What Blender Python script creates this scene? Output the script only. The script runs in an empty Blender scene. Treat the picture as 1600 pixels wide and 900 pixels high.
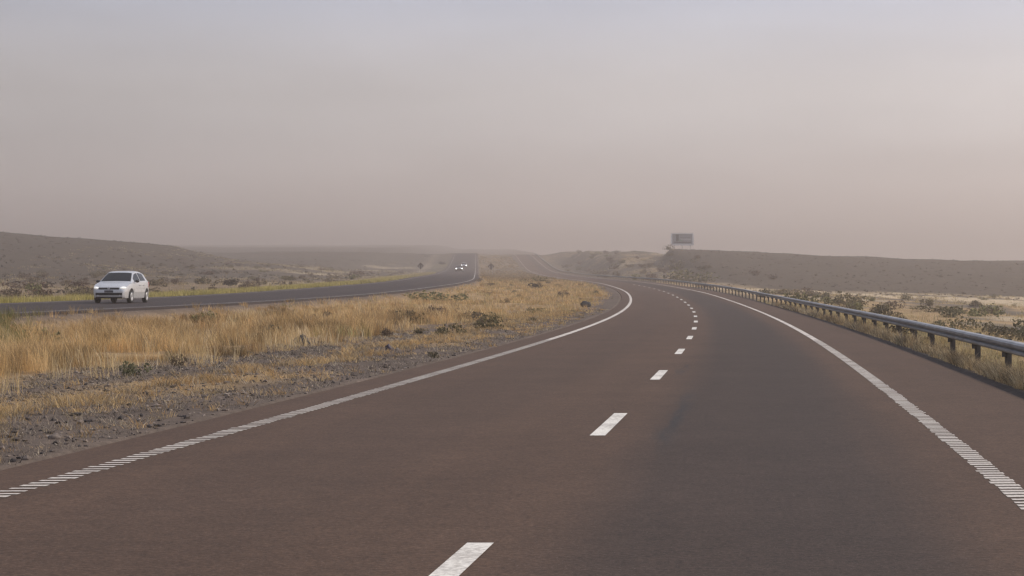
import bpy, bmesh, math, random
import numpy as np
from mathutils import Vector, Matrix

R = math.radians
rng = np.random.default_rng(11)
random.seed(11)
scene = bpy.context.scene
COL = scene.collection

# ------------------------------------------------------------------ camera, sky, sun, exposure
F_PX, CAM_H = 2759.0, 1.45                       # focal length in photo pixels, eye height
cam_d = bpy.data.cameras.new("camera")
cam_d.sensor_width = 36.0
cam_d.lens = 36.0 * F_PX / 1600.0
cam_d.clip_start, cam_d.clip_end = 0.1, 20000
cam = bpy.data.objects.new("camera", cam_d)
cam.location = (0, 0, CAM_H)
cam.rotation_euler = (R(90) - 5.0 / F_PX, 0, 0)
COL.objects.link(cam)
scene.camera = cam

SUN_EL, SUN_AZ = R(36), R(79)                    # azimuth clockwise from the viewing direction
to_sun = Vector((math.cos(SUN_EL) * math.sin(SUN_AZ), math.cos(SUN_EL) * math.cos(SUN_AZ), math.sin(SUN_EL)))

world = bpy.data.worlds.new("World")
scene.world = world
world.use_nodes = True
wn, wl = world.node_tree.nodes, world.node_tree.links
wn.clear()
out = wn.new("ShaderNodeOutputWorld")
bg_sky = wn.new("ShaderNodeBackground")
bg_dust = wn.new("ShaderNodeBackground")
mixw = wn.new("ShaderNodeMixShader")
sky = wn.new("ShaderNodeTexSky")
sky.sky_type = 'NISHITA'
sky.sun_disc = False
sky.sun_elevation = SUN_EL
sky.sun_rotation = SUN_AZ
sky.altitude = 300
sky.air_density = 1.0
sky.dust_density = 6.0
sky.ozone_density = 1.0
wl.new(sky.outputs[0], bg_sky.inputs[0])
bg_sky.inputs[1].default_value = 0.08
# the dust veil in the air high above: evens out the blue, thicker towards the horizon, with soft cloud
tc = wn.new("ShaderNodeTexCoord")
sep = wn.new("ShaderNodeSeparateXYZ")
wl.new(tc.outputs["Generated"], sep.inputs[0])
ramp = wn.new("ShaderNodeValToRGB")
wl.new(sep.outputs["Z"], ramp.inputs[0])
ramp.color_ramp.interpolation = 'EASE'
e = ramp.color_ramp.elements
e[0].position = 0.0;  e[0].color = (0.960, 0.825, 0.775, 1)
e[1].position = 0.19; e[1].color = (0.505, 0.560, 0.705, 1)
el = e.new(0.10); el.color = (0.720, 0.690, 0.695, 1)
mp = wn.new("ShaderNodeMapping")
mp.inputs["Scale"].default_value = (3.0, 3.0, 14.0)
wl.new(tc.outputs["Generated"], mp.inputs[0])
nz = wn.new("ShaderNodeTexNoise")
nz.inputs["Scale"].default_value = 1.6
nz.inputs["Detail"].default_value = 4.0
nz.inputs["Roughness"].default_value = 0.45
wl.new(mp.outputs[0], nz.inputs["Vector"])
mr = wn.new("ShaderNodeMapRange")
mr.inputs[1].default_value = 0.3; mr.inputs[2].default_value = 0.7
mr.inputs[3].default_value = 0.92; mr.inputs[4].default_value = 1.12
wl.new(nz.outputs["Fac"], mr.inputs[0])
wl.new(ramp.outputs[0], bg_dust.inputs[0])
dp = wn.new("ShaderNodeVectorMath"); dp.operation = 'DOT_PRODUCT'
wl.new(tc.outputs["Generated"], dp.inputs[0]); dp.inputs[1].default_value = tuple(to_sun)
gl = wn.new("ShaderNodeMapRange")
gl.inputs[1].default_value = -0.5; gl.inputs[2].default_value = 1.0; gl.inputs[3].default_value = 0.63; gl.inputs[4].default_value = 1.70
wl.new(dp.outputs["Value"], gl.inputs[0])
ml = wn.new("ShaderNodeMath"); ml.operation = 'MULTIPLY'
wl.new(mr.outputs[0], ml.inputs[0]); wl.new(gl.outputs[0], ml.inputs[1])
wl.new(ml.outputs[0], bg_dust.inputs[1])
mixw.inputs[0].default_value = 0.80
wl.new(bg_sky.outputs[0], mixw.inputs[1])
wl.new(bg_dust.outputs[0], mixw.inputs[2])
wl.new(mixw.outputs[0], out.inputs[0])

sun_d = bpy.data.lights.new("sun", 'SUN')
sun_d.energy = 3.7
sun_d.angle = R(2.5)
sun_d.color = (1.0, 0.89, 0.75)
sun = bpy.data.objects.new("sun", sun_d)
sun.rotation_euler = to_sun.to_track_quat('Z', 'Y').to_euler()
sun.location = to_sun * 200
COL.objects.link(sun)

scene.view_settings.view_transform = 'Standard'
scene.view_settings.look = 'None'
scene.view_settings.exposure = 0.0
scene.view_settings.gamma = 1.0
scene.view_settings.use_curve_mapping = False
scene.render.engine = 'CYCLES'
cy = scene.cycles
cy.use_denoising = True
cy.max_bounces = 6
cy.diffuse_bounces = 3
cy.glossy_bounces = 2
cy.transmission_bounces = 3
cy.volume_bounces = 1
cy.transparent_max_bounces = 8
cy.caustics_reflective = cy.caustics_refractive = False
cy.filter_width = 1.4
HAZE_DENSITY = 0.0012
HAZE_COLOR = (0.73, 0.645, 0.59)

# ------------------------------------------------------------------ layout functions (D = metres right of our lane axis, Z = metres ahead)
Z_CURVE_END = 263.5
def cx(Z):
    Z = np.asarray(Z, float)
    c = 0.15 * Z - Z * Z / 3100.0
    ce = 0.15 * Z_CURVE_END - Z_CURVE_END ** 2 / 3100.0
    c = np.where(Z > Z_CURVE_END, ce - 0.02 * (Z - Z_CURVE_END), c)
    return np.where(Z < 0, 0.15 * Z, c)
_pz = np.array([-5000, 0, 60, 88, 108, 128, 158, 200, 263, 336, 423, 500, 556, 604, 624, 700, 764, 810, 860, 1000, 1500, 6000.])
_ph = np.array([0, 0, 0, .07, .19, .35, .70, 1.12, 1.9, 2.6, 3.5, 4.6, 5.5, 6.9, 7.7, 10.9, 13.9, 15.4, 15.9, 15.5, 14.0, 14.0])
_fz = np.arange(-400, 6001, 2.0)
_fh = np.interp(_fz, _pz, _ph)
_k = np.hanning(31); _k /= _k.sum()
_fh = np.convolve(np.pad(_fh, 15, mode='edge'), _k, mode='valid')
def P(Z):
    return np.interp(Z, _fz, _fh)
def sm(x, a, b):
    t = np.clip((np.asarray(x, float) - a) / (b - a), 0, 1)
    return t * t * (3 - 2 * t)
def _hash(ix, iy, s):
    n = (ix.astype(np.int64) * 374761393 + iy.astype(np.int64) * 668265263 + s * 982451653) & 0x7fffffff
    n = ((n ^ (n >> 13)) * 1274126177) & 0x7fffffff
    return ((n ^ (n >> 16)) & 0xffff) / 65535.0
def vnoise(x, y, s=0):
    x = np.asarray(x, float); y = np.asarray(y, float)
    x, y = np.broadcast_arrays(x, y)
    ix, iy = np.floor(x), np.floor(y)
    fx, fy = x - ix, y - iy
    fx = fx * fx * (3 - 2 * fx); fy = fy * fy * (3 - 2 * fy)
    a = _hash(ix, iy, s); b = _hash(ix + 1, iy, s); c = _hash(ix, iy + 1, s); d = _hash(ix + 1, iy + 1, s)
    return (a * (1 - fx) + b * fx) * (1 - fy) + (c * (1 - fx) + d * fx) * fy
def fbm(x, y, s=0, o=4):
    t = 0.0; a = 0.5; n = 0.0
    for i in range(o):
        t = t + a * vnoise(np.asarray(x) * 2 ** i, np.asarray(y) * 2 ** i, s + i * 7); n += a; a *= 0.5
    return t / n
L_RISE = 0.57                                    # the opposite carriageway lies higher
ROAD_L, ROAD_R = -6.0, 3.3
OPP_L, OPP_R = -32.7, -22.1
_lx = np.array([-3000, -200, -150, -139, -129, -113, -97, -92, -82, -68.])
_le = np.array([9, 9.6, 9.4, 9.0, 7.8, 6.4, 5.5, 4.2, 2.0, 0])
_qz = np.array([-400, 230, 400, 600, 850, 1200, 1800, 2600, 6000])
_qh = np.array([0, 0, 2.4, 2.2, 0.0, 11.5, 26.0, 46.0, 52.0])       # the plain on the left keeps rising into the haze
_rx = np.array([0, 41, 49.4, 68, 85, 136, 250, 3000])
_re = np.array([7.3, 7.2, 6.8, 5.8, 5.0, 3.9, 4.0, 4.0])
_bz = np.array([-400, 280, 340, 400, 480, 560, 650, 760, 900, 6000])
_bh = np.array([0, 0, .8, 2.4, 5.0, 6.5, 4.8, 2.2, 1, 1])
def G(D, Z, rough=True):
    """height of the bare ground"""
    D = np.asarray(D, float); Z = np.asarray(Z, float)
    D, Z = np.broadcast_arrays(D, Z)
    X = cx(Z) + D
    h = P(Z).copy()
    # opposite carriageway embankment and median dip
    emb = sm(D, -20.2, -22.4) * 1.0
    emb = np.where(D < -33.2, 1 - sm(D, -33.2, -40) * 0.7, emb)
    h += L_RISE * emb
    h -= 0.16 * sm(D, -7, -11) * (1 - sm(D, -15, -20.5))
    # left hillside
    lev = np.interp(X, _lx, _le)
    far = sm(D, -40, -60)
    h += np.interp(Z, _qz, _qh) * sm(D, -42, -80)
    h += lev * far * np.where(Z < 480, sm(Z, 235, 480), 1 - sm(Z, 490, 640))
    h += np.interp(Z, [1000, 1150, 1500, 2500, 3000], [0, 3, 14, 38, 46]) * sm(D, -80, -42) * (1 - sm(D, 40, 120))
    h -= (np.maximum(h, P(480.)) - P(480.)) * sm(D, 26, 48) * sm(Z, 480, 520)
    # right verge: falls away behind the guardrail
    h -= 0.24 * sm(D, 3.35, 4.6)
    h -= 0.5 * sm(D, 5, 11) * (1 - sm(Z, 230, 360))
    h -= 0.042 * np.clip(D - 9, 0, 60) * (1 - sm(Z, 210, 330) * sm(D, 10, 40) * 0.8)
    hill = np.interp(X, _rx, _re) * sm(Z, 262, 470) * sm(X / np.maximum(Z, 1), .076, .091) * sm(D, 14, 26)
    hill = hill + 0.034 * np.clip(D - 9, 0, 60) * sm(Z, 262, 470) * .25
    hill *= 1 - 0.6 * sm(Z, 480, 760)
    bank = np.interp(Z, _bz, _bh) * sm(D, 7, 19) * (0.62 + 0.38 * (1 - sm(D, 24, 60)))
    bank *= 0.72 + 0.55 * fbm(D / 9, Z / 26, 3, 3)
    h += np.maximum(hill, bank)
    if rough:
        off = sm(D, ROAD_R + .3, 9) + sm(D, ROAD_L - .2, -9) * (1 - sm(D, -18, -21)) + sm(D, -34, -42)
        h += off * (0.22 * (fbm(X / 3.1, Z / 4.0, 5, 4) - .5) + 0.9 * (fbm(X / 16, Z / 22, 9, 3) - .5) * (sm(D, 8, 20) + sm(D, -40, -60)))
        h += (sm(D, -40, -70) + sm(D, 20, 50)) * sm(Z, 150, 500) * 2.0 * (fbm(X / 60, Z / 70, 15, 4) - .5)
        small = sm(D, ROAD_L - .05, -6.6) * (1 - sm(D, -20, -21.8)) + sm(D, 3.5, 4.2)
        h += small * 0.05 * (fbm(X / .35, Z / .45, 19, 2) - .5) * (Z < 90)
    on = np.maximum(((D > ROAD_L - .02) & (D < ROAD_R + .02)), ((D > OPP_L - .02) & (D < OPP_R + .02)))
    return np.where(on, h - 0.07, h)

# ------------------------------------------------------------------ helpers
def link(o, parent=None):
    COL.objects.link(o)
    if parent is not None:
        o.parent = parent
    return o
def tag(o, label=None, cat=None, group=None, kind=None):
    if label: o["label"] = label
    if cat: o["category"] = cat
    if group: o["group"] = group
    if kind: o["kind"] = kind
    return o
def empty(name, loc=(0, 0, 0), rz=0.0):
    o = bpy.data.objects.new(name, None)
    o.empty_display_size = 0.3
    o.location = loc; o.rotation_euler = (0, 0, rz)
    return link(o)
def np_mesh(name, verts, faces, mat, k=None, colors=None, uv=None, smooth=False):
    """verts (n,3), faces (m,k) all of the same size"""
    verts = np.asarray(verts, np.float32); faces = np.asarray(faces, np.int32)
    k = faces.shape[1]
    me = bpy.data.meshes.new(name)
    me.vertices.add(len(verts)); me.vertices.foreach_set("co", verts.ravel())
    me.loops.add(faces.size); me.loops.foreach_set("vertex_index", faces.ravel())
    me.polygons.add(len(faces))
    me.polygons.foreach_set("loop_start", np.arange(0, faces.size, k, dtype=np.int32))
    me.polygons.foreach_set("loop_total", np.full(len(faces), k, np.int32))
    me.polygons.foreach_set("use_smooth", np.full(len(faces), bool(smooth)))
    if colors is not None:
        ca = me.color_attributes.new("tint", 'FLOAT_COLOR', 'POINT')
        c4 = np.ones((len(verts), 4), np.float32); c4[:, :3] = colors
        ca.data.foreach_set("color", c4.ravel())
    if uv is not None:
        ul = me.uv_layers.new(name="UVMap")
        ul.data.foreach_set("uv", np.asarray(uv, np.float32)[faces.ravel()].ravel())
    me.update(calc_edges=True)
    me.validate()
    if mat: me.materials.append(mat)
    return me
def bm_obj(name, bm, mat, parent=None, smooth=False, loc=None):
    me = bpy.data.meshes.new(name)
    bmesh.ops.recalc_face_normals(bm, faces=bm.faces[:])
    bm.to_mesh(me); bm.free()
    if smooth:
        for p in me.polygons: p.use_smooth = True
    if mat: me.materials.append(mat)
    o = bpy.data.objects.new(name, me)
    if loc is not None: o.location = loc
    return link(o, parent)
def box(bm, c, s, rot=None, bevel=0.0):
    m = Matrix.Translation(c)
    if rot is not None: m = m @ rot
    r = bmesh.ops.create_cube(bm, size=1.0, matrix=m @ Matrix.Diagonal((s[0], s[1], s[2], 1)))
    if bevel:
        vs = set(r['verts'])
        ed = [e_ for e_ in bm.edges if e_.verts[0] in vs and e_.verts[1] in vs]
        bmesh.ops.bevel(bm, geom=ed, offset=bevel, segments=2, affect='EDGES', profile=0.5)
def lathe(bm, prof, n=24, axis='Y'):
    """prof list of (radius, along)"""
    rings = []
    for r, a in prof:
        ring = []
        for i in range(n):
            t = 2 * math.pi * i / n
            ring.append(bm.verts.new((r * math.cos(t), a, r * math.sin(t))))
        rings.append(ring)
    for a, b in zip(rings[:-1], rings[1:]):
        for i in range(n):
            bm.faces.new((a[i], a[(i + 1) % n], b[(i + 1) % n], b[i]))
    bm.faces.new(rings[0]); bm.faces.new(rings[-1][::-1])

# ------------------------------------------------------------------ materials
def new_mat(name):
    m = bpy.data.materials.new(name); m.use_nodes = True
    n, l = m.node_tree.nodes, m.node_tree.links
    return m, n, l, n["Principled BSDF"]
def simple(name, col, rough=0.6, metal=0.0, var=0.08, scale=9.0, coat=0.0, bump=0.0):
    m, n, l, b = new_mat(name)
    t = n.new("ShaderNodeTexCoord"); z = n.new("ShaderNodeTexNoise")
    z.inputs["Scale"].default_value = scale; z.inputs["Detail"].default_value = 5
    l.new(t.outputs["Object"], z.inputs["Vector"])
    mrn = n.new("ShaderNodeMapRange")
    mrn.inputs[1].default_value = .25; mrn.inputs[2].default_value = .75
    mrn.inputs[3].default_value = 1 - var; mrn.inputs[4].default_value = 1 + var
    l.new(z.outputs["Fac"], mrn.inputs[0])
    mx = n.new("ShaderNodeMix"); mx.data_type = 'RGBA'; mx.blend_type = 'MULTIPLY'
    mx.inputs[0].default_value = 1.0
    mx.inputs[6].default_value = (*col, 1)
    l.new(mrn.outputs[0], mx.inputs[7])
    l.new(mx.outputs[2], b.inputs["Base Color"])
    b.inputs["Roughness"].default_value = rough
    b.inputs["Metallic"].default_value = metal
    b.inputs["Coat Weight"].default_value = coat
    if bump:
        bp = n.new("ShaderNodeBump"); bp.inputs["Strength"].default_value = bump
        bp.inputs["Distance"].default_value = 0.02
        l.new(z.outputs["Fac"], bp.inputs["Height"]); l.new(bp.outputs[0], b.inputs["Normal"])
    return m
def emitter(name, col, strength):
    m, n, l, b = new_mat(name)
    b.inputs["Base Color"].default_value = (*col, 1)
    b.inputs["Emission Color"].default_value = (*col, 1)
    b.inputs["Emission Strength"].default_value = strength
    b.inputs["Roughness"].default_value = .15
    return m
def math_node(n, l, op, a, b=None, c=None):
    q = n.new("ShaderNodeMath"); q.operation = op
    for i, v in enumerate((a, b, c)):
        if v is None: continue
        if isinstance(v, (int, float)): q.inputs[i].default_value = v
        else: l.new(v, q.inputs[i])
    return q.outputs[0]
def band(n, l, x, lo0, lo1, hi0, hi1):
    """soft 0..1 window on x"""
    a = n.new("ShaderNodeMapRange"); a.interpolation_type = 'SMOOTHSTEP'
    a.inputs[1].default_value = lo0; a.inputs[2].default_value = lo1
    b = n.new("ShaderNodeMapRange"); b.interpolation_type = 'SMOOTHSTEP'
    b.inputs[1].default_value = hi0; b.inputs[2].default_value = hi1
    b.inputs[3].default_value = 1; b.inputs[4].default_value = 0
    l.new(x, a.inputs[0]); l.new(x, b.inputs[0])
    return math_node(n, l, 'MULTIPLY', a.outputs[0], b.outputs[0])
def mixc(n, l, f, a, b, blend='MIX'):
    q = n.new("ShaderNodeMix"); q.data_type = 'RGBA'; q.blend_type = blend
    if isinstance(f, (int, float)): q.inputs[0].default_value = f
    else: l.new(f, q.inputs[0])
    for i, v in ((6, a), (7, b)):
        if isinstance(v, tuple): q.inputs[i].default_value = (*v, 1) if len(v) == 3 else v
        else: l.new(v, q.inputs[i])
    return q.outputs[2]
def noise(n, l, vec, scale, detail=3, rough=.55):
    z = n.new("ShaderNodeTexNoise")
    z.inputs["Scale"].default_value = scale; z.inputs["Detail"].default_value = detail
    z.inputs["Roughness"].default_value = rough
    l.new(vec, z.inputs["Vector"])
    return z.outputs["Fac"]
def maprange(n, l, x, a, b, c, d):
    q = n.new("ShaderNodeMapRange")
    for i, v in enumerate((a, b, c, d)): q.inputs[i + 1].default_value = v
    l.new(x, q.inputs[0])
    return q.outputs[0]

def asphalt(name, tracks, base, dark, stains):
    m, n, l, b = new_mat(name)
    uv = n.new("ShaderNodeUVMap"); uv.uv_map = "UVMap"
    s = n.new("ShaderNodeSeparateXYZ"); l.new(uv.outputs[0], s.inputs[0])
    u, v = s.outputs["X"], s.outputs["Y"]
    st = n.new("ShaderNodeMapping"); st.inputs["Scale"].default_value = (1.0, .035, 1)
    l.new(uv.outputs[0], st.inputs[0])
    wob = noise(n, l, st.outputs[0], 1.3, 4)
    u2 = math_node(n, l, 'ADD', u, math_node(n, l, 'MULTIPLY', math_node(n, l, 'SUBTRACT', wob, .5), .55))
    col = mixc(n, l, maprange(n, l, wob, .3, .7, 0, 1), tuple(c * .92 for c in base), tuple(c * 1.08 for c in base))
    for (a0, a1, b0, b1, k) in tracks:
        w = math_node(n, l, 'MULTIPLY', band(n, l, u2, a0, a1, b0, b1), k)
        col = mixc(n, l, w, col, dark)
    for (u0, u1, v0, v1, k) in stains:
        st2 = n.new("ShaderNodeMapping"); st2.inputs["Scale"].default_value = (5.0, .5, 1)
        l.new(uv.outputs[0], st2.inputs[0])
        sp = noise(n, l, st2.outputs[0], 1.1, 3)
        du = math_node(n, l, 'ADD', u, math_node(n, l, 'MULTIPLY', math_node(n, l, 'SUBTRACT', sp, .5), .25))
        um = (u0 + u1) / 2
        w = math_node(n, l, 'MULTIPLY', band(n, l, du, u0, um, um, u1), band(n, l, v, v0, v0 + .3 * (v1 - v0), v1 - .3 * (v1 - v0), v1))
        w = math_node(n, l, 'MULTIPLY', w, maprange(n, l, sp, .35, .65, 0, k))
        col = mixc(n, l, w, col, (.030, .027, .027))
    mott = noise(n, l, uv.outputs[0], .55, 4)
    col = mixc(n, l, 1.0, col, maprange(n, l, mott, .3, .7, .90, 1.10), 'MULTIPLY')
    mid_ = noise(n, l, uv.outputs[0], 5.5, 4, .65)
    col = mixc(n, l, 1.0, col, maprange(n, l, mid_, .3, .7, .84, 1.16), 'MULTIPLY')
    grit = noise(n, l, uv.outputs[0], 28, 3, .7)
    col = mixc(n, l, 1.0, col, maprange(n, l, grit, .3, .7, .58, 1.42), 'MULTIPLY')
    chip = noise(n, l, uv.outputs[0], 75, 2, .6)
    col = mixc(n, l, maprange(n, l, chip, .62, .70, 0, .55), col, (.20, .16, .135))
    l.new(col, b.inputs["Base Color"])
    b.inputs["Roughness"].default_value = .82
    b.inputs["Specular IOR Level"].default_value = .18
    bp = n.new("ShaderNodeBump"); bp.inputs["Strength"].default_value = .35; bp.inputs["Distance"].default_value = .01
    l.new(grit, bp.inputs["Height"]); l.new(bp.outputs[0], b.inputs["Normal"])
    return m
M_ROAD = asphalt("asphalt_near", [(-1.5, -.7, .7, 1.5, .80), (-.35, .1, .4, .9, .35), (-4.7, -4.0, -3.2, -2.5, .14)],
                 (.076, .0455, .0300), (.040, .0285, .0235),
                 [(-1.12, -.78, 13.5, 25, .95), (-1.45, -1.15, 27, 33, .7)])
M_OPP = asphalt("asphalt_opposite", [(-26.4, -25.6, -24.2, -23.4, .5), (-31, -30, -28.8, -28, .5)], (.038, .0285, .027), (.025, .020, .0205), [])
def paint(name, col, wear):
    m, n, l, b = new_mat(name)
    t = n.new("ShaderNodeTexCoord")
    z = noise(n, l, t.outputs["Object"], 22, 5, .7)
    z2 = noise(n, l, t.outputs["Object"], 1.4, 3)
    zz = math_node(n, l, 'ADD', math_node(n, l, 'MULTIPLY', z, .6), math_node(n, l, 'MULTIPLY', z2, .4))
    c = mixc(n, l, maprange(n, l, zz, .45, .60, 0, wear), col, (.16, .13, .11))
    l.new(c, b.inputs["Base Color"]); b.inputs["Roughness"].default_value = .75
    return m
M_LINE = paint("white_line_paint", (.60, .55, .49), .8)
M_DASH = paint("white_dash_paint", (.68, .65, .59), .65)

def ground_mat():
    m, n, l, b = new_mat("dry_ground")
    at = n.new("ShaderNodeAttribute"); at.attribute_name = "tint"
    t = n.new("ShaderNodeTexCoord")
    g = noise(n, l, t.outputs["Object"], 5.0, 6, .7)
    g2 = noise(n, l, t.outputs["Object"], .35, 5, .6)
    c = mixc(n, l, 1.0, at.outputs["Color"], maprange(n, l, g, .25, .75, .6, 1.4), 'MULTIPLY')
    c = mixc(n, l, 1.0, c, maprange(n, l, g2, .25, .75, .75, 1.25), 'MULTIPLY')
    l.new(c, b.inputs["Base Color"]); b.inputs["Roughness"].default_value = .95
    b.inputs["Specular IOR Level"].default_value = .1
    bp = n.new("ShaderNodeBump"); bp.inputs["Strength"].default_value = .7; bp.inputs["Distance"].default_value = .06
    l.new(g, bp.inputs["Height"]); l.new(bp.outputs[0], b.inputs["Normal"])
    return m
M_GROUND = ground_mat()
def leaf_mat(name, trans=.35, rnd=.0):
    m, n, l, b = new_mat(name)
    n.remove(b)
    at = n.new("ShaderNodeAttribute"); at.attribute_name = "tint"
    colr = at.outputs["Color"]
    if rnd:
        oi = n.new("ShaderNodeObjectInfo")
        hs = n.new("ShaderNodeHueSaturation")
        l.new(maprange(n, l, oi.outputs["Random"], 0, 1, .47, .53), hs.inputs["Hue"])
        l.new(maprange(n, l, oi.outputs["Random"], 0, 1, 1 - rnd, 1 + rnd), hs.inputs["Value"])
        l.new(colr, hs.inputs["Color"]); colr = hs.outputs[0]
    d = n.new("ShaderNodeBsdfDiffuse"); tr = n.new("ShaderNodeBsdfTranslucent")
    l.new(colr, d.inputs[0]); l.new(colr, tr.inputs[0])
    mx = n.new("ShaderNodeMixShader"); mx.inputs[0].default_value = trans
    l.new(d.outputs[0], mx.inputs[1]); l.new(tr.outputs[0], mx.inputs[2])
    l.new(mx.outputs[0], n["Material Output"].inputs[0])
    return m
M_GRASS = leaf_mat("dry_grass_blades", .38)
M_SHRUB = leaf_mat("shrub_leaves", .22, .28)
M_STONE = simple("grey_brown_stone", (.13, .105, .09), .9, var=.35, scale=6, bump=.5)
M_DARKROCK = simple("dark_rock", (.022, .020, .021), .85, var=.3, scale=8, bump=.6)
M_PURPLE = simple("dark_purple_stone", (.030, .018, .036), .6, var=.2, scale=20)
M_STEEL = simple("galvanised_steel", (.23, .235, .245), .5, metal=.15, var=.4, scale=2.5)
M_POST = simple("weathered_steel_post", (.065, .06, .055), .8, metal=.1, var=.2, scale=4)
M_STEM = simple("dry_stem", (.10, .075, .05), .9, var=.2)

# ------------------------------------------------------------------ ground
def graded(breaks):
    out_ = [breaks[0][0]]
    for (a, sa), (b_, sb) in zip(breaks[:-1], breaks[1:]):
        x = a
        while True:
            t = (x - a) / (b_ - a)
            x += sa + (sb - sa) * t
            if x >= b_ - 0.3 * sb: break
            out_.append(x)
        out_.append(b_)
    return np.array(out_)
zs = graded([(-300, 40), (-10, 4), (8, .35), (45, .6), (120, 1.6), (300, 3), (800, 8), (1500, 40), (3000, 200)])
dr = graded([(3.3, .18), (12, .5), (40, 1.5), (120, 5), (500, 40), (2600, 300)])
dl = -graded([(32.7, .4), (45, .8), (80, 2), (260, 6), (700, 40), (2600, 300)])[::-1]
dm = np.concatenate([[-22.1], graded([(-21.9, .4), (-14, .35), (-6.0, .12)])])
ds = np.concatenate([dl, [-27.3], dm, [-3, 0], dr])
DD, ZZ = np.meshgrid(ds, zs)
HH = G(DD, ZZ)
XX = cx(ZZ) + DD
# drop the ground exactly under the paved edges so that the asphalt keeps a visible lip
V = np.stack([XX, ZZ, HH], -1).reshape(-1, 3)
nz_, nd_ = DD.shape
I = np.arange(nz_ * nd_).reshape(nz_, nd_)
FQ = np.stack([I[:-1, :-1], I[:-1, 1:], I[1:, 1:], I[1:, :-1]], -1).reshape(-1, 4)
C_GRAVEL = np.array([.108, .084, .069]); C_TAN = np.array([.30, .205, .105]); C_SCRUB = np.array([.088, .073, .055])
C_SAND = np.array([.40, .32, .215]); C_OLIVE = np.array([.17, .15, .07]); C_HILL = np.array([.062, .049, .036])
def ground_color(D, Z):
    X = cx(Z) + D
    nA = fbm(X / 4.5, Z / 9, 31, 4); nB = fbm(X / 14, Z / 30, 37, 4); nC = fbm(X / 1.2, Z / 1.6, 41, 3)
    c = np.empty(D.shape + (3,))
    c[:] = C_GRAVEL
    def lay(col, w):
        w = np.clip(w, 0, 1)[..., None]
        c[:] = c * (1 - w) + col * w
    lay(C_TAN, sm(D, -11.6, -13.2) * (1 - sm(D, -20.5, -22)) * .9)
    lay(C_TAN, sm(nA, .5, .62) * sm(D, -6.8, -7.6) * (1 - sm(D, -10, -12)) * .8)
    lay(C_TAN, sm(Z, 60, 110) * sm(D, -7.0, -8.5) * (1 - sm(D, -20, -22)) * .8)
    lay(C_OLIVE, sm(D, -32.4, -33) * (1 - sm(D, -37, -38.5)) * .8)
    lay(C_SAND, sm(D, -37.5, -38.5) * (1 - sm(D, -40, -42)) * .75)
    lay(np.array([.17, .125, .080]), sm(D, -41, -44))
    lay(C_SCRUB, sm(D, -41, -44) * sm(Z, 190, 300))
    lay(C_SAND, sm(nB, .56, .66) * sm(D, -41, -44) * (1 - sm(Z, 560, 700)) * (1 - sm(D, -90, -130)) * .7)
    lay(C_HILL, sm(D, -55, -85) * sm(Z, 150, 260))
    lay(np.array([.045, .038, .035]), sm(D, 3.2, 3.4))  # guardrail shadow strengthened: dark strip painted into the soil colour at the asphalt edge
    lay(C_SCRUB * 1.3, sm(D, 3.9, 4.6))
    lay(C_TAN * 1.1, sm(D, 4.4, 6) * sm(nA, .38, .55) * .85)
    lay(C_SAND, sm(D, 6, 9) * sm(nB, .50, .62) * .8)
    lay(C_SCRUB * 1.15, sm(D, 6.5, 10) * sm(Z, 270, 340) * (.9 - .55 * sm(nA, .56, .66)))
    hm = sm(X / np.maximum(Z, 1), .082, .094) * sm(Z, 246, 268) * sm(D, 14, 22)
    lay(C_HILL * 1.1, hm)
    lay(C_SCRUB * 1.25, sm(Z, 250, 420) * (1 - sm(np.abs(D + 14), 24, 30)) * (.55 + .4 * sm(nB, .4, .55)))
    lay(C_SAND * 1.15, sm(D, 9, 13) * sm(Z, 205, 232) * (1 - sm(Z, 248, 262)) * sm(nA, .36, .5) * .9)
    lay(C_SCRUB, sm(Z, 700, 900) * .7)
    return c * (0.85 + .3 * nC[..., None])
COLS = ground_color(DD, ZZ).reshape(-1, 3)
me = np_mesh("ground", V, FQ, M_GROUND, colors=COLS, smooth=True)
ground = link(bpy.data.objects.new("ground", me)); tag(ground, "dry rolling scrubland ground on both sides of the highway", "ground", kind="structure")

# ------------------------------------------------------------------ roads and markings
rz = np.concatenate([graded([(-280, 20), (-10, 3), (8, 1), (120, 2), (300, 4), (900, 10), (2900, 200)])])
def road_mesh(name, d0, d1, rise, mat, ncol=10):
    dc = np.linspace(d0, d1, ncol)
    rows = []
    uvs = []
    cols = np.concatenate([[d0 - .02], dc, [d1 + .02]])
    for z in rz:
        h = float(P(z)) + rise
        c = float(cx(z))
        for j, d in enumerate(cols):
            edge = 0.10 if j in (0, len(cols) - 1) else 0.0
            rows.append((c + d, z, h - edge)); uvs.append((d, z))
    n = len(cols)
    I_ = np.arange(len(rz) * n).reshape(len(rz), n)
    F_ = np.stack([I_[:-1, :-1], I_[:-1, 1:], I_[1:, 1:], I_[1:, :-1]], -1).reshape(-1, 4)
    return np_mesh(name, rows, F_, mat, uv=uvs)
road = link(bpy.data.objects.new("road", road_mesh("road", ROAD_L, ROAD_R, 0.0, M_ROAD)))
tag(road, "brown grey asphalt carriageway with two lanes curving gently away", "road", kind="structure")
opp = link(bpy.data.objects.new("opposite_road", road_mesh("opposite_road", OPP_L, OPP_R, L_RISE, M_OPP)))
tag(opp, "dark asphalt opposite carriageway across the dry grass median", "road", kind="structure")
def strip(d, w, z0, z1, rise, step=None, lift=.004):
    """a painted strip that follows the road: (verts, quads)"""
    n = max(2, int((z1 - z0) / (step or 2)) + 1)
    zz = np.linspace(z0, z1, n)
    c = cx(zz); h = P(zz) + rise + lift
    vs = np.concatenate([np.stack([c + d - w / 2, zz, h], -1), np.stack([c + d + w / 2, zz, h], -1)])
    i = np.arange(n - 1)
    return vs, np.stack([i, i + n, i + n + 1, i + 1], -1)
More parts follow.
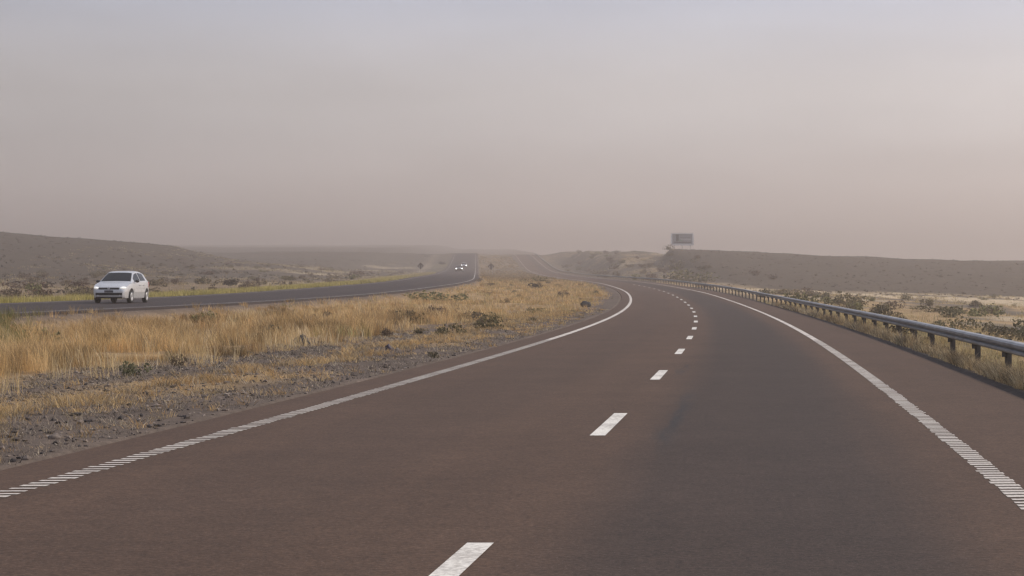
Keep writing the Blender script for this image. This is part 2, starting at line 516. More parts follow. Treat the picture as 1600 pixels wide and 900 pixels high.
def merge(parts):
    vs, fs, o = [], [], 0
    for v, f in parts:
        vs.append(v); fs.append(np.asarray(f) + o); o += len(v)
    return np.concatenate(vs), np.concatenate(fs)
def edge_line(d, w, z_first, nbars, pitch, bar, parent, rise=0.0):
    z = z_first
    for k in range(nbars):
        jit = random.uniform(-.012, .012)
        v, f = strip(d + jit, w + random.uniform(-.022, .008), z, z + bar * random.uniform(.7, 1.12), 0, 1)
        v = v.copy(); cxy = v.mean(0); v -= cxy
        o = bpy.data.objects.new("painted_bar", np_mesh("painted_bar", v, f, M_LINE))
        o.location = cxy; link(o, parent)
        z += pitch
    parts = []
    while z < 46:
        parts.append(strip(d, w, z, z + bar * 1.02, 0, 1)); z += pitch
    parts.append(strip(d, w * .88, z, 130, 0, 2))
    parts.append(strip(d, w * .88, 130, 860, 0, 4, lift=.006))
    v, f = merge(parts)
    o = bpy.data.objects.new("edge_line", np_mesh("edge_line", v, f, M_LINE))
    link(o, parent)
edge_line(-5.3, .20, 11.2, 90, .165, .085, road)
edge_line(1.71, .18, 11.2, 90, .165, .11, road)
z = 19.9 - 10.0
for k in range(23):
    v, f = strip(-1.63, .15, z - 2.95, z, 0, 1, lift=.004 if k < 8 else .006)
    v = v.copy(); c0 = v.mean(0); v -= c0
    o = bpy.data.objects.new("lane_dash", np_mesh("lane_dash", v, f, M_DASH)); o.location = c0
    link(o, road)
    z += 10.0
for d in (-22.8, -31.8):
    v, f = strip(d, .10, -50, 780, L_RISE, 3, lift=.006)
    link(bpy.data.objects.new("edge_line", np_mesh("edge_line", v, f, M_LINE)), opp)

# ------------------------------------------------------------------ guardrail
D_RAIL, RAIL_TOP = 4.02, .55
rail = empty("guardrail", (float(cx(20)) + D_RAIL, 20, float(G(D_RAIL, 20))))
tag(rail, "long galvanised steel guardrail along the right edge of the road", "guardrail")
base_loc = np.array(rail.location)
prof = [(.06, -.004), (.0, .0), (-.045, -.006), (-.075, -.035), (-.075, -.075), (-.005, -.095), (-.005, -.115), (-.075, -.140), (-.075, -.175), (-.03, -.200), (0, -.21)]
def rail_section(z0, z1):
    n = 4
    zz = np.linspace(z0, z1, n)
    rows = []
    for side in (0, .012):
        for zq in zz:
            c = float(cx(zq)) + D_RAIL; h = float(P(zq)) + RAIL_TOP
            for (a, b_) in prof:
                rows.append((c + a + side, zq, h + b_))
    m = len(prof); F_ = []
    for i in range(n - 1):
        for j in range(m - 1):
            a = i * m + j
            F_.append((a, a + 1, a + m + 1, a + m))
            q = a + n * m
            F_.append((q, q + m, q + m + 1, q + 1))
    for i in range(n - 1):
        for j in (0, m - 1):
            a = i * m + j; q = a + n * m
            F_.append((a, a + m, q + m, q))
    return np.array(rows), np.array(F_)
zq = -3.0
while zq < 800:
    v, f = rail_section(zq, zq + 7.62 + .12)
    # each section laps a little over the next one
    v = v - np.array([0, 0, .0]) ; v[:, 0] += np.where(np.isclose(v[:, 1], zq + 7.74), -.006, 0)
    o = bpy.data.objects.new("rail_section", np_mesh("rail_section", v - base_loc, f, M_STEEL, smooth=False))
    link(o, rail)
    zq += 7.62
bm = bmesh.new()
box(bm, (0, 0, -.02), (.012, .12, 1.1)); box(bm, (.04, .06, -.02), (.07, .010, 1.1)); box(bm, (.04, -.06, -.02), (.07, .010, 1.1)); box(bm, (-.035, 0, .36), (.056, .09, .26))
post_me = bpy.data.meshes.new("post"); bm.to_mesh(post_me); bm.free(); post_me.materials.append(M_POST)
zq = -1.1
while zq < 800:
    o = bpy.data.objects.new("post", post_me)
    o.location = Vector((float(cx(zq)) + D_RAIL + .075, zq, float(P(zq)) + .02)) - Vector(base_loc)
    link(o, rail)
    zq += 3.81

# ------------------------------------------------------------------ car
M_WHITE = simple("white_car_paint", (.54, .54, .545), .28, metal=.42, var=.03, coat=.4)
M_SILVER = simple("silver_car_paint", (.55, .56, .58), .3, metal=.3, var=.03, coat=.5)
M_DKPAINT = simple("dark_car_paint", (.035, .038, .042), .25, var=.03, coat=.6)
M_BLACK = simple("black_plastic", (.012, .012, .013), .5, var=.1)
M_GLASS = simple("dark_car_glass", (.012, .014, .016), .08, var=.05)
M_GLASS.node_tree.nodes["Principled BSDF"].inputs["IOR"].default_value = 1.25
M_TYRE = simple("tyre_rubber", (.016, .016, .017), .85, var=.2)
M_RIM = simple("wheel_alloy", (.55, .55, .56), .35, metal=.6, var=.05)
M_LAMP = emitter("headlight_lit", (1.0, .97, .90), .45)
M_LAMPFAR = emitter("headlight_bright", (1.0, .97, .92), 14.0)
M_RED = simple("tail_lamp_red", (.30, .01, .01), .2, var=.05)
M_PLATE = simple("number_plate", (.08, .08, .09), .4, var=.25, scale=14)
ip = lambda s, pts: float(np.interp(s, [p[0] for p in pts], [p[1] for p in pts]))
TOP = [(0, .60), (.05, .69), (.12, .745), (.22, .79), (.55, .88), (.98, .965), (1.05, .99), (1.4, 1.19), (1.78, 1.395), (2.0, 1.44), (2.4, 1.46), (2.9, 1.44), (3.3, 1.385), (3.42, 1.35), (3.75, 1.03), (3.86, .95), (3.9, .80), (3.93, .55)]
WID = [(0, .60), (.04, .67), (.12, .735), (.3, .79), (.6, .815), (1.0, .825), (3.0, .83), (3.5, .80), (3.8, .745), (3.93, .66)]
BELT = [(0, .56), (.12, .70), (.55, .84), (1.0, .92), (1.3, .925), (3.3, .985), (3.75, .99), (3.86, .92), (3.93, .5)]
ROOFW = [(0, .50), (.12, .62), (.55, .70), (1.0, .745), (1.4, .665), (1.78, .575), (2.4, .565), (3.3, .555), (3.75, .64), (3.93, .6)]
WH = (.76, 3.21)
def zbot(s):
    z_ = .215 if .1 < s < 3.8 else .24
    for w in WH:
        d = abs(s - w)
        if d < .355: z_ = max(z_, .29 + math.sqrt(max(0, .355 ** 2 - d * d)))
    return z_
def section(s):
    t, w, b_, rw, zb = ip(s, TOP), ip(s, WID), ip(s, BELT), ip(s, ROOFW), zbot(s)
    b_ = min(b_, t - .03)
    mid = max(zb + .03, .5)
    pts = [(0, zb), (w * .86, zb), (w * .965, zb + .015), (w, max(zb + .02, mid)), (w * .985, max(mid + .02, b_ - .10)), (w * .955, max(b_, mid + .04)),
           (rw, max(t - .045, mid + .06)), (rw * .86, t - .014), (rw * .45, t - .003), (0, t)]
    return pts
def build_car(name, paint_mat, lamp_mat, detail=True):
    """front towards local +X, wheels on z = 0"""
    root = empty(name)
    S = sorted(set(list(np.linspace(0, .2, 7)) + list(np.linspace(.2, 3.75, 92)) + list(np.linspace(3.75, 3.93, 6))))
    cxl = 1.965
    bm = bmesh.new()
    rings = []
    for s in S:
        p = section(s)
        ring = [bm.verts.new((cxl - s, -y, z_)) for (y, z_) in p] + [bm.verts.new((cxl - s, y, z_)) for (y, z_) in p[-2:0:-1]]
        rings.append(ring)
    n = len(rings[0])
    for a, b_ in zip(rings[:-1], rings[1:]):
        for i in range(n):
            bm.faces.new((a[i], a[(i + 1) % n], b_[(i + 1) % n], b_[i]))
    bm.faces.new(rings[0]); bm.faces.new(rings[-1][::-1])
    bm_obj("body", bm, paint_mat, root, smooth=True)
    me_ = root.children[0].data
    try: me_.set_sharp_from_angle(angle=R(38))
    except Exception: pass
    bm = bmesh.new(); box(bm, (0, 0, .40), (3.4, 1.20, .36)); bm_obj("underbody", bm, M_BLACK, root)
    def side_panel(nm, s0, s1, a, b_, mat, off, ia=5, ib=6, sgn=1, th=.006):
        bm = bmesh.new(); rows = []
        ss = np.linspace(s0, s1, 10)
        for s in ss:
            p = section(s)
            q = []
            for k in (a, (a + b_) / 2, b_):
                y = p[ia][0] + (p[ib][0] - p[ia][0]) * k; z_ = p[ia][1] + (p[ib][1] - p[ia][1]) * k
                q.append(bm.verts.new((cxl - s, sgn * (y + off), z_)))
            for k in (b_, a):
                y = p[ia][0] + (p[ib][0] - p[ia][0]) * k; z_ = p[ia][1] + (p[ib][1] - p[ia][1]) * k
                q.append(bm.verts.new((cxl - s, sgn * (y - .01), z_)))
            rows.append(q)
        for u_, v_ in zip(rows[:-1], rows[1:]):
            for i in range(5):
                bm.faces.new((u_[i], u_[(i + 1) % 5], v_[(i + 1) % 5], v_[i]))
        bm.faces.new(rows[0]); bm.faces.new(rows[-1][::-1])
        return bm_obj(nm, bm, mat, root)
    for sg in (-1, 1):
        side_panel("side_window", 1.36, 2.20, .10, .88, M_GLASS, .008, sgn=sg)
        side_panel("side_window", 2.30, 3.12, .10, .88, M_GLASS, .008, sgn=sg)
        if detail:
            for (s0, s1) in ((1.22, 2.23), (2.26, 2.86)):
                d = side_panel("door", s0, s1, -.0, .98, paint_mat, .006, ia=3, ib=5, sgn=sg)
                bm = bmesh.new(); box(bm, (cxl - s1 + .16, sg * .838, .80), (.17, .035, .03), bevel=.008)
                bm_obj("handle", bm, paint_mat, d)
    def top_panel(nm, s0, s1, mat, fr, off=.008):
        bm = bmesh.new(); rows = []
        for s in np.linspace(s0, s1, 8):
            p = section(s); q = []
            prof_ = [(p[6][0], p[6][1]), (p[7][0], p[7][1]), (p[8][0], p[8][1]), (0, p[9][1])]
            ys = np.linspace(-fr, fr, 11) * p[6][0]
            for y in ys:
                z_ = np.interp(abs(y), [a[0] for a in prof_[::-1]], [a[1] for a in prof_[::-1]])
                q.append(bm.verts.new((cxl - s + (off if s < 2 else -off) * .7, y, z_ + off)))
            rows.append(q)
        for u_, v_ in zip(rows[:-1], rows[1:]):
            for i in range(10):
                bm.faces.new((u_[i], u_[i + 1], v_[i + 1], v_[i]))
        return bm_obj(nm, bm, mat, root)
    ws = top_panel("windscreen", 1.06, 1.73, M_GLASS, .93)
    top_panel("rear_window", 3.45, 3.72, M_GLASS, .88)
    # nose
    def nose_box(nm, y0, y1, z0, z1, x, mat, th=.03, tilt=0, bevel=.01):
        bm = bmesh.new()
        box(bm, (x, (y0 + y1) / 2, (z0 + z1) / 2), (th, y1 - y0, z1 - z0), Matrix.Rotation(tilt, 4, 'Y'), bevel)
        return bm_obj(nm, bm, mat, root)
    fx = cxl
    g = nose_box("grille", -.46, .46, .615, .695, fx - .022, M_BLACK, .05, -.45)
    bm = bmesh.new(); lathe(bm, [(.055, 0), (.06, .006), (.045, .014), (.04, .008)], 16)
    bmesh.ops.rotate(bm, verts=bm.verts, cent=(0, 0, 0), matrix=Matrix.Rotation(R(-90), 3, 'Z'))
    bmesh.ops.translate(bm, verts=bm.verts, vec=(fx + .012, 0, .66))
    bm_obj("badge", bm, M_RIM, g)
    nose_box("air_intake", -.60, .60, .35, .47, fx + .002, M_BLACK, .03)
    nose_box("lower_lip", -.60, .60, .215, .30, fx + .002, M_BLACK, .04)
    nose_box("number_plate", -.20, .20, .48, .575, fx + .006, M_PLATE, .014, bevel=.003)
    for sg in (-1, 1):
        bm = bmesh.new()
        bmesh.ops.create_uvsphere(bm, u_segments=18, v_segments=12, radius=1)
        for v_ in bm.verts:
            x_, y_, z_ = v_.co
            yy = y_ * .135
            v_.co = (fx - .115 + x_ * .10 - abs(y_ * sg > 0) * max(0, y_ * sg) * .075 , sg * .60 + yy, .672 + z_ * .062 + max(0, y_ * sg) * .02)
        h_ = bm_obj("headlight", bm, lamp_mat, root, smooth=True)
        if detail:
            bm = bmesh.new()
            lathe(bm, [(.045, 0), (.045, .02), (.03, .022)], 12)
            bmesh.ops.rotate(bm, verts=bm.verts, cent=(0, 0, 0), matrix=Matrix.Rotation(R(-90), 3, 'Z'))
            bmesh.ops.translate(bm, verts=bm.verts, vec=(fx + .0, sg * .49, .255 + .07))
            bm_obj("fog_lamp", bm, M_RIM, root)
        bm = bmesh.new()
        bmesh.ops.create_uvsphere(bm, u_segments=12, v_segments=8, radius=1)
        for v_ in bm.verts:
            v_.co = (cxl - 1.36 + v_.co.x * .07, sg * .90 + v_.co.y * .10, .985 + v_.co.z * .065)
        mo = bm_obj("wing_mirror", bm, M_BLACK, root, smooth=True)
        bm = bmesh.new()
        box(bm, (cxl - 3.86, sg * .66, .84), (.10, .14, .24), bevel=.02)
        bm_obj("tail_light", bm, M_RED, root)
        for w in WH:
            tb = bmesh.new()
            lathe(tb, [(.17, -.085), (.255, -.09), (.285, -.07), (.29, 0), (.285, .07), (.255, .09), (.17, .085)], 28)
            wt = empty("wheel", (cxl - w, sg * .735, .29)); wt.parent = root
            bm_obj("tyre", tb, M_TYRE, wt, smooth=True)
            rb = bmesh.new()
            lathe(rb, [(.05, .075 * sg), (.06, .098 * sg), (.155, .088 * sg), (.19, .098 * sg), (.195, .07 * sg)], 24)
            bm_obj("rim", rb, M_RIM, wt, smooth=True)
    bm = bmesh.new(); box(bm, (cxl - 3.1, .25, 1.50), (.012, .012, .16)); bm_obj("aerial", bm, M_BLACK, root)
    return root
def place_car(root, D, Z, heading, label, cat="car", group=None):
    root.location = (float(cx(Z)) + D, Z, float(P(Z)) + L_RISE + .002)
    root.rotation_euler = (-math.atan2(float(P(Z + 3) - P(Z - 3)), 6) * 0, 0, heading)
    tag(root, label, cat, group)
car = build_car("hatchback_car", M_WHITE, M_LAMP)
place_car(car, -27.75, 80.4, R(-90 - 4.0), "silver white hatchback car driving on the opposite carriageway, nearest of the oncoming cars")
car2 = build_car("hatchback_car", M_DKPAINT, M_LAMPFAR, False)
place_car(car2, -27.3, 500, R(-91), "dark oncoming car with headlights on, lower of the far pair", group="distant oncoming cars")
car3 = build_car("hatchback_car", M_WHITE, M_LAMPFAR, False)
place_car(car3, -26.6, 590, R(-91), "white oncoming car with headlights on, upper of the far pair", group="distant oncoming cars")
for c_, k in ((car2, 1.25), (car3, 1.25)): c_.scale = (k, k, k)

# ------------------------------------------------------------------ signs and billboard
M_SIGNBACK = simple("dark_sign_back", (.022, .020, .019), .7, var=.2, scale=3)
M_SIGNPOST = simple("pale_sign_post", (.42, .38, .33), .7, var=.15)
def diamond(D, Z, lift, label):
    x = float(cx(Z)) + D; g = float(G(D, Z, False))
    r_ = empty("road_sign", (x, Z, g)); tag(r_, label, "road sign", "diamond warning signs seen from behind")
    bm = bmesh.new(); box(bm, (0, 0, lift), (1.3, .02, 1.3), Matrix.Rotation(R(45), 4, 'Y'), .0)
    bm_obj("sign_panel", bm, M_SIGNBACK, r_)
    for sx in (-.36, .36):
        bm = bmesh.new(); box(bm, (sx, -.06, (lift + .35) / 2 - .2), (.11, .08, lift + .35)); bm_obj("post", bm, M_SIGNPOST, r_)
    for dz in (-.3, .3):
        bm = bmesh.new(); box(bm, (0, -.022, lift + dz), (.98, .02, .06)); bm_obj("crossbar", bm, M_SIGNBACK, r_)
diamond(-18.6, 470, 2.2, "dark diamond road sign on pale posts in the median beside the opposite carriageway")
diamond(-37.6, 478, 2.0, "dark diamond road sign on the outer verge left of the opposite carriageway")
M_BBW = simple("billboard_white", (.82, .82, .82), .6, var=.06, scale=.6)
M_BBG = simple("billboard_grey", (.30, .31, .33), .6, var=.1, scale=.5)
M_BBD = simple("billboard_dark", (.06, .06, .065), .6, var=.15, scale=1)
M_BBT = simple("billboard_green", (.22, .30, .26), .6, var=.1, scale=1)
zb_ = 482.0
xb = (1066 - 800) / F_PX * zb_
bb = empty("billboard", (xb, zb_, float(G(xb - cx(zb_), zb_)))); tag(bb, "pale bordered billboard standing on the ridge beyond the guardrail", "billboard")
zc = CAM_H + (445 - 374) / F_PX * zb_ - bb.location.z
bm = bmesh.new(); box(bm, (0, 0, zc), (6.1, .15, 3.35)); pn = bm_obj("panel", bm, M_BBG, bb)
for (x_, z_, sx, sz) in ((0, 1.56, 6.2, .22), (0, -1.45, 6.2, .42), (-2.92, .0, .38, 2.9), (2.92, 0, .38, 2.9)):
    bm = bmesh.new(); box(bm, (x_, -.06, zc + z_), (sx, .2, sz - .01)); bm_obj("border", bm, M_BBW, bb)
for (x_, z_, sx, sz, m_) in ((-1.35, .42, .75, 1.9, M_BBD), (-.55, -.30, 1.3, .45, M_BBT), (.9, .45, 2.9, .10, M_BBD), (.1, -.85, 4.6, .30, M_BBD), (1.0, .05, 2.6, .10, M_BBW)):
    bm = bmesh.new(); box(bm, (x_, -.082, zc + z_), (sx, .012, sz)); bm_obj("print", bm, m_, pn)
for x_ in (-2.2, 0, 2.2):
    bm = bmesh.new(); box(bm, (x_, .17, (zc + 1.0) / 2 - .3), (.18, .18, zc + 1.0 + .6)); bm_obj("leg", bm, M_SIGNPOST, bb)

# ------------------------------------------------------------------ grass and ground cover
def blades(name, tx, ty, tz, hgt, col, nb, spread, lean, label, wmin=.004, wk=.00021, seg=True, cat="grass", mat=None):
    """tufts at tx,ty,tz -> one mesh of bent blades"""
    T = len(tx)
    rep = np.repeat(np.arange(T), nb)
    N = len(rep)
    ang = rng.uniform(0, 2 * np.pi, N); rad = spread[rep] * np.sqrt(rng.uniform(0, 1, N)) if np.ndim(spread) else spread * np.sqrt(rng.uniform(0, 1, N))
    bx = tx[rep] + np.cos(ang) * rad; by = ty[rep] + np.sin(ang) * rad; bz = tz[rep] - .02
    h = hgt[rep] * rng.uniform(.45, 1.1, N)
    la = ang + rng.normal(0, .6, N)
    ll = h * np.abs(rng.normal(0, lean, N)) + h * lean * .4
    lx = np.cos(la) * ll - h * .10; ly = np.sin(la) * ll
    dist = np.maximum(by, 5)
    w = np.maximum(wmin, dist * wk) * rng.uniform(.6, 1.4, N)
    wa = rng.uniform(0, np.pi, N)
    # mostly facing the viewer's side so that thin blades stay visible
    wx, wy = np.cos(wa) * w * .5, np.sin(wa) * w * .5
    c = col[rep] * rng.uniform(.72, 1.28, (N, 1)) 
    if seg:
        v = np.empty((N, 5, 3))
        v[:, 0] = np.stack([bx - wx, by - wy, bz], -1); v[:, 1] = np.stack([bx + wx, by + wy, bz], -1)
        mx, my, mz = bx + lx * .35, by + ly * .35, bz + h * .6
        v[:, 2] = np.stack([mx + wx * .8, my + wy * .8, mz], -1); v[:, 3] = np.stack([mx - wx * .8, my - wy * .8, mz], -1)
        v[:, 4] = np.stack([bx + lx, by + ly, bz + h * .97], -1)
        o = (np.arange(N) * 5)[:, None]
        f = np.concatenate([o + np.array([0, 1, 2]), o + np.array([0, 2, 3]), o + np.array([3, 2, 4])])
        cc = np.repeat(c[:, None], 5, 1)
    else:
        v = np.empty((N, 3, 3))
        v[:, 0] = np.stack([bx - wx, by - wy, bz], -1); v[:, 1] = np.stack([bx + wx, by + wy, bz], -1)
        v[:, 2] = np.stack([bx + lx, by + ly, bz + h], -1)
        f = (np.arange(N) * 3)[:, None] + np.array([0, 1, 2])
        cc = np.repeat(c[:, None], 3, 1)
    o = bpy.data.objects.new(name, np_mesh(name, v.reshape(-1, 3), f, mat or M_GRASS, colors=cc.reshape(-1, 3)))
    link(o); tag(o, label, cat, kind="stuff")
    return o
def scatter(n, d0, d1, z0, z1, keep=None, pz=1.0):
    """positions in road coordinates; pz > 0 puts more of them near"""
    D = rng.uniform(d0, d1, n)
    u = rng.uniform(0, 1, n)
    if abs(pz - 1) < 1e-6: Z = z0 * (z1 / z0) ** u
    else: Z = (z0 ** (1 - pz) + u * (z1 ** (1 - pz) - z0 ** (1 - pz))) ** (1 / (1 - pz))
    if keep is not None:
        k = keep(D, Z, cx(Z) + D) > rng.uniform(0, 1, n)
        D, Z = D[k], Z[k]
    X = cx(Z) + D
    vis = np.abs(X / Z) < .36
    D, Z, X = D[vis], Z[vis], X[vis]
    return D, Z, X, G(D, Z)
def pal(n, cols, wts):
    c = np.array(cols); i = rng.choice(len(c), n, p=np.array(wts) / sum(wts))
    return c[i] * rng.uniform(.85, 1.15, (n, 1))
STRAW = [(.50, .335, .155), (.60, .435, .23), (.40, .250, .112), (.30, .23, .13), (.20, .16, .105)]
# tall straw grass of the median
def kA(D, Z, X):
    e0 = -11.7 - 1.9 * (fbm(X / 2.2, Z / 5, 51, 3) - .5) * 2
    return sm(D, e0 + .3, e0 - .5) * (1 - .75 * sm(D, -20.8, -21.8)) * (.03 + .97 * sm(fbm(X / 1.3, Z / 2.2, 57, 3), .42, .58))
D, Z, X, H = scatter(17000, -22.05, -9.5, 19, 95, kA, 1.1)
hh = (.16 + .52 * sm(fbm(X / 1.1, Z / 1.6, 61, 3), .30, .68)) * (1 - .5 * sm(D, -18.5, -21.5)) * rng.uniform(.7, 1.15, len(D)) * (1 - .35 * sm(Z, 55, 95))
nn = fbm(X / 3, Z / 5, 67, 3)
cc = pal(len(D), STRAW, [4, 4, 2.5, 1.5, 1.2]) * (.55 + .9 * nn[:, None]) * (.75 + .5 * vnoise(X / .6, Z / 1.1, 69)[:, None])
cl = vnoise(X / .9, Z / 1.5, 70)[:, None]; cc = cc * (1 - .5 * (cl > .70)) * np.where(cl < .25, np.array([1.15, 1.15, 1.2]), 1.0)
gr = (vnoise(X / 5, Z / 9, 71) > .80); cc[gr] = cc[gr] * np.array([.55, .72, .6])
blades("grass", X, Z, H, hh, cc, 19, .13, .36, "tall straw coloured dry grass filling the median", wk=.00017)
D, Z, X, H = scatter(3800, -20.5, -11.0, 19, 95, lambda D, Z, X: sm(fbm(X / 1.3, Z / 2.0, 59, 2), .5, .66), 1.1)
blades("grass", X, Z, H, rng.uniform(.35, .62, len(D)), pal(len(D), [(.62, .48, .28), (.55, .40, .20), (.66, .54, .36)], [2, 2, 1]), 7, .12, .28, "pale taller stalks standing out of the straw coloured median grass", wk=.00024)
# greener clump at the far left of the median
D, Z, X, H = scatter(900, -22.0, -17.5, 44, 66, lambda D, Z, X: sm(X / Z, -.262, -.285), 1)
blades("grass", X, Z, H, rng.uniform(.28, .5, len(D)), pal(len(D), [(.15, .145, .06), (.22, .20, .085), (.32, .26, .12)], [2, 3, 2]), 20, .2, .3, "patch of tall greenish grass at the left end of the median", wk=.00018)
# shorter grass further along the median
def kB(D, Z, X):
    return (.25 + .75 * sm(fbm(X / 3, Z / 9, 73, 3), .38, .55)) * sm(D, -6.6, -8.2) * (1 - sm(D, -21, -22))
D, Z, X, H = scatter(12500, -21.9, -6.5, 70, 760, kB, 1.2)
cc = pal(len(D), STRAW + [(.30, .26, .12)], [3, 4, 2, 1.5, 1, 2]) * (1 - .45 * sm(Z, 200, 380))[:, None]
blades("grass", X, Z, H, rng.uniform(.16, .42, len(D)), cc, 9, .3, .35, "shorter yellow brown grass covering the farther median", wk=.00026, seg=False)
# low dry tufts and stalks on the gravel next to the asphalt
def kC(D, Z, X):
    t1 = sm(fbm(X / .6, Z / 1.1, 81, 3), .42, .58)
    strip_ = np.exp(-((D + 8.6 + .5 * (fbm(X / 3, Z / 6, 83, 2) - .5)) / .75) ** 2)
    return (.10 * t1 + .70 * strip_ * (.12 + .88 * t1)) * sm(D, -6.05, -6.5) + .30 * t1 * sm(Z, 40, 60) * sm(D, -6.05, -6.6)
D, Z, X, H = scatter(38000, -12.5, -6.1, 11, 95, kC, 1.1)
cc = pal(len(D), STRAW + [(.38, .32, .24), (.16, .13, .10)], [3, 3, 1.5, 1.5, 1, 2.0, 2.0])
blades("grass", X, Z, H, rng.uniform(.05, .17, len(D)) * (.8 + .5 * np.exp(-((D + 8.6) / .7) ** 2)), cc, 12, .10, .75, "low dry tufts scattered over gravel beside the left road edge", wmin=.005, wk=.00026)
# grey litter of dead stalks
D, Z, X, H = scatter(30000, -12.8, -6.15, 11, 60, lambda D, Z, X: (.25 + .5 * sm(D, -9.6, -10.4)) * (.3 + 1.2 * sm(fbm(X / .4, Z / .8, 88, 2), .4, .6)), 1.0)
cc = pal(len(D), [(.36, .30, .23), (.20, .165, .135), (.07, .06, .052), (.52, .45, .35)], [3, 2, 3, 2])
blades("dead_stalks", X, Z, H, rng.uniform(.03, .12, len(D)), cc, 5, .08, .8, "grey dead stalks littering the stony median edge", wmin=.0075, wk=.0004, seg=False)
# yellow green verge beyond the opposite carriageway
D, Z, X, H = scatter(9000, -38.2, -32.9, 75, 460, lambda D, Z, X: .35 + .65 * sm(fbm(X / 2, Z / 6, 91, 3), .35, .55), 1.2)
cc = pal(len(D), [(.43, .365, .13), (.36, .31, .11), (.52, .43, .19), (.22, .20, .08)], [3, 3, 2, 1.5])
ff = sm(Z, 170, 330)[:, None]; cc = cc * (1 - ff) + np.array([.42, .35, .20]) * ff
pale = D < -37.0; cc[pale] = pal(pale.sum(), [(.50, .42, .25), (.42, .34, .19)], [1, 1])
blades("grass", X, Z, H, rng.uniform(.22, .46, len(D)), cc, 10, .3, .3, "yellow green grass verge along the far edge of opposite carriageway", wk=.00026, seg=False)
# grass behind and under the guardrail
D, Z, X, H = scatter(4200, 3.66, 4.1, 17, 110, lambda D, Z, X: sm(fbm(X / .5, Z / .9, 93, 2), .42, .60), 1.15)
cc = pal(len(D), [(.46, .36, .22), (.56, .47, .32), (.34, .24, .13), (.12, .10, .07)], [3, 3, 2, 3])
blades("grass", X, Z, H, rng.uniform(.12, .42, len(D)) * (.5 + .8 * fbm(X / .5, Z / 1.2, 94, 2)), cc, 22, .11, .45, "clumpy straw tufts growing at the feet of the guardrail", wk=.0002)
def kR(D, Z, X):
    return sm(D, 3.85, 4.2) * (.15 + .85 * sm(fbm(X / 2.2, Z / 4, 95, 3), .40, .56))
D, Z, X, H = scatter(7000, 3.65, 9, 17, 130, kR, 1.15)
cc = pal(len(D), [(.46, .36, .19), (.52, .43, .25), (.33, .24, .11), (.22, .19, .10)], [3, 3, 2, 1.5])
blades("grass", X, Z, H, rng.uniform(.14, .40, len(D)) * (1 - .35 * (D < 4.2)), cc, 15, .13, .35, "pale dry grass tufts under and behind the guardrail", wk=.0002)
def kR2(D, Z, X):
    return (.12 + .88 * sm(fbm(X / 5, Z / 14, 97, 3), .44, .58)) * (1 - sm(X / np.maximum(Z, 1), .088, .1) * sm(Z, 246, 262))
D, Z, X, H = scatter(14000, 8, 80, 45, 480, kR2, 1.3)
cc = pal(len(D), [(.50, .41, .24), (.42, .32, .17), (.33, .25, .13), (.20, .18, .11)], [3, 3, 2, 1.5])
blades("grass", X, Z, H, rng.uniform(.18, .42, len(D)), cc, 8, .35, .35, "pale straw grass on the open ground beyond the guardrail", wk=.0003, seg=False)
# pale grass among the scrub on the far left
D, Z, X, H = scatter(9000, -110, -38, 95, 560, lambda D, Z, X: .9 * sm(fbm(X / 14, Z / 30, 37, 4), .50, .60) + .06 + .35 * (1 - sm(Z, 170, 260)), 1.2)
blades("grass", X, Z, H, rng.uniform(.2, .45, len(D)), pal(len(D), [(.40, .33, .21), (.30, .23, .13)], [2, 2]), 7, .5, .35, "pale grass patches in the scrub beyond opposite carriageway", wk=.00035, seg=False)

# stones
def stones(name, X, Z, H, s, col, label):
    bm = bmesh.new(); bmesh.ops.create_icosphere(bm, subdivisions=1, radius=1)
    bv = np.array([v.co[:] for v in bm.verts]); bf = np.array([[v.index for v in f.verts] for f in bm.faces]); bm.free()
    N = len(X)
    v = bv[None] * (1 + rng.uniform(-.35, .35, (N, len(bv), 1)))
    v = v * (s[:, None] * rng.uniform(.6, 1.3, (N, 3)) * np.array([1, 1, .6]))[:, None]
    v = v + np.stack([X, Z, H + s * .15], -1)[:, None]
    f = bf[None] + (np.arange(N) * len(bv))[:, None, None]
    o = bpy.data.objects.new(name, np_mesh(name, v.reshape(-1, 3), f.reshape(-1, 3), leaf_mat(name + "_surface", 0.0), colors=np.repeat(col[:, None], len(bv), 1).reshape(-1, 3)))
    link(o); tag(o, label, "gravel", kind="stuff")
D, Z, X, H = scatter(20000, -12.6, -6.1, 11, 60, lambda D, Z, X: .35 + .5 * sm(D, -9.4, -10.2), 1.15)
stones("gravel", X, Z, H, np.minimum(rng.gamma(1.7, .0075, len(D)) + .006, .05), pal(len(D), [(.17, .14, .12), (.10, .085, .078), (.26, .22, .19), (.055, .05, .05)], [3, 3, 1, 1.5]), "loose grey stones strewn along the stony median edge")

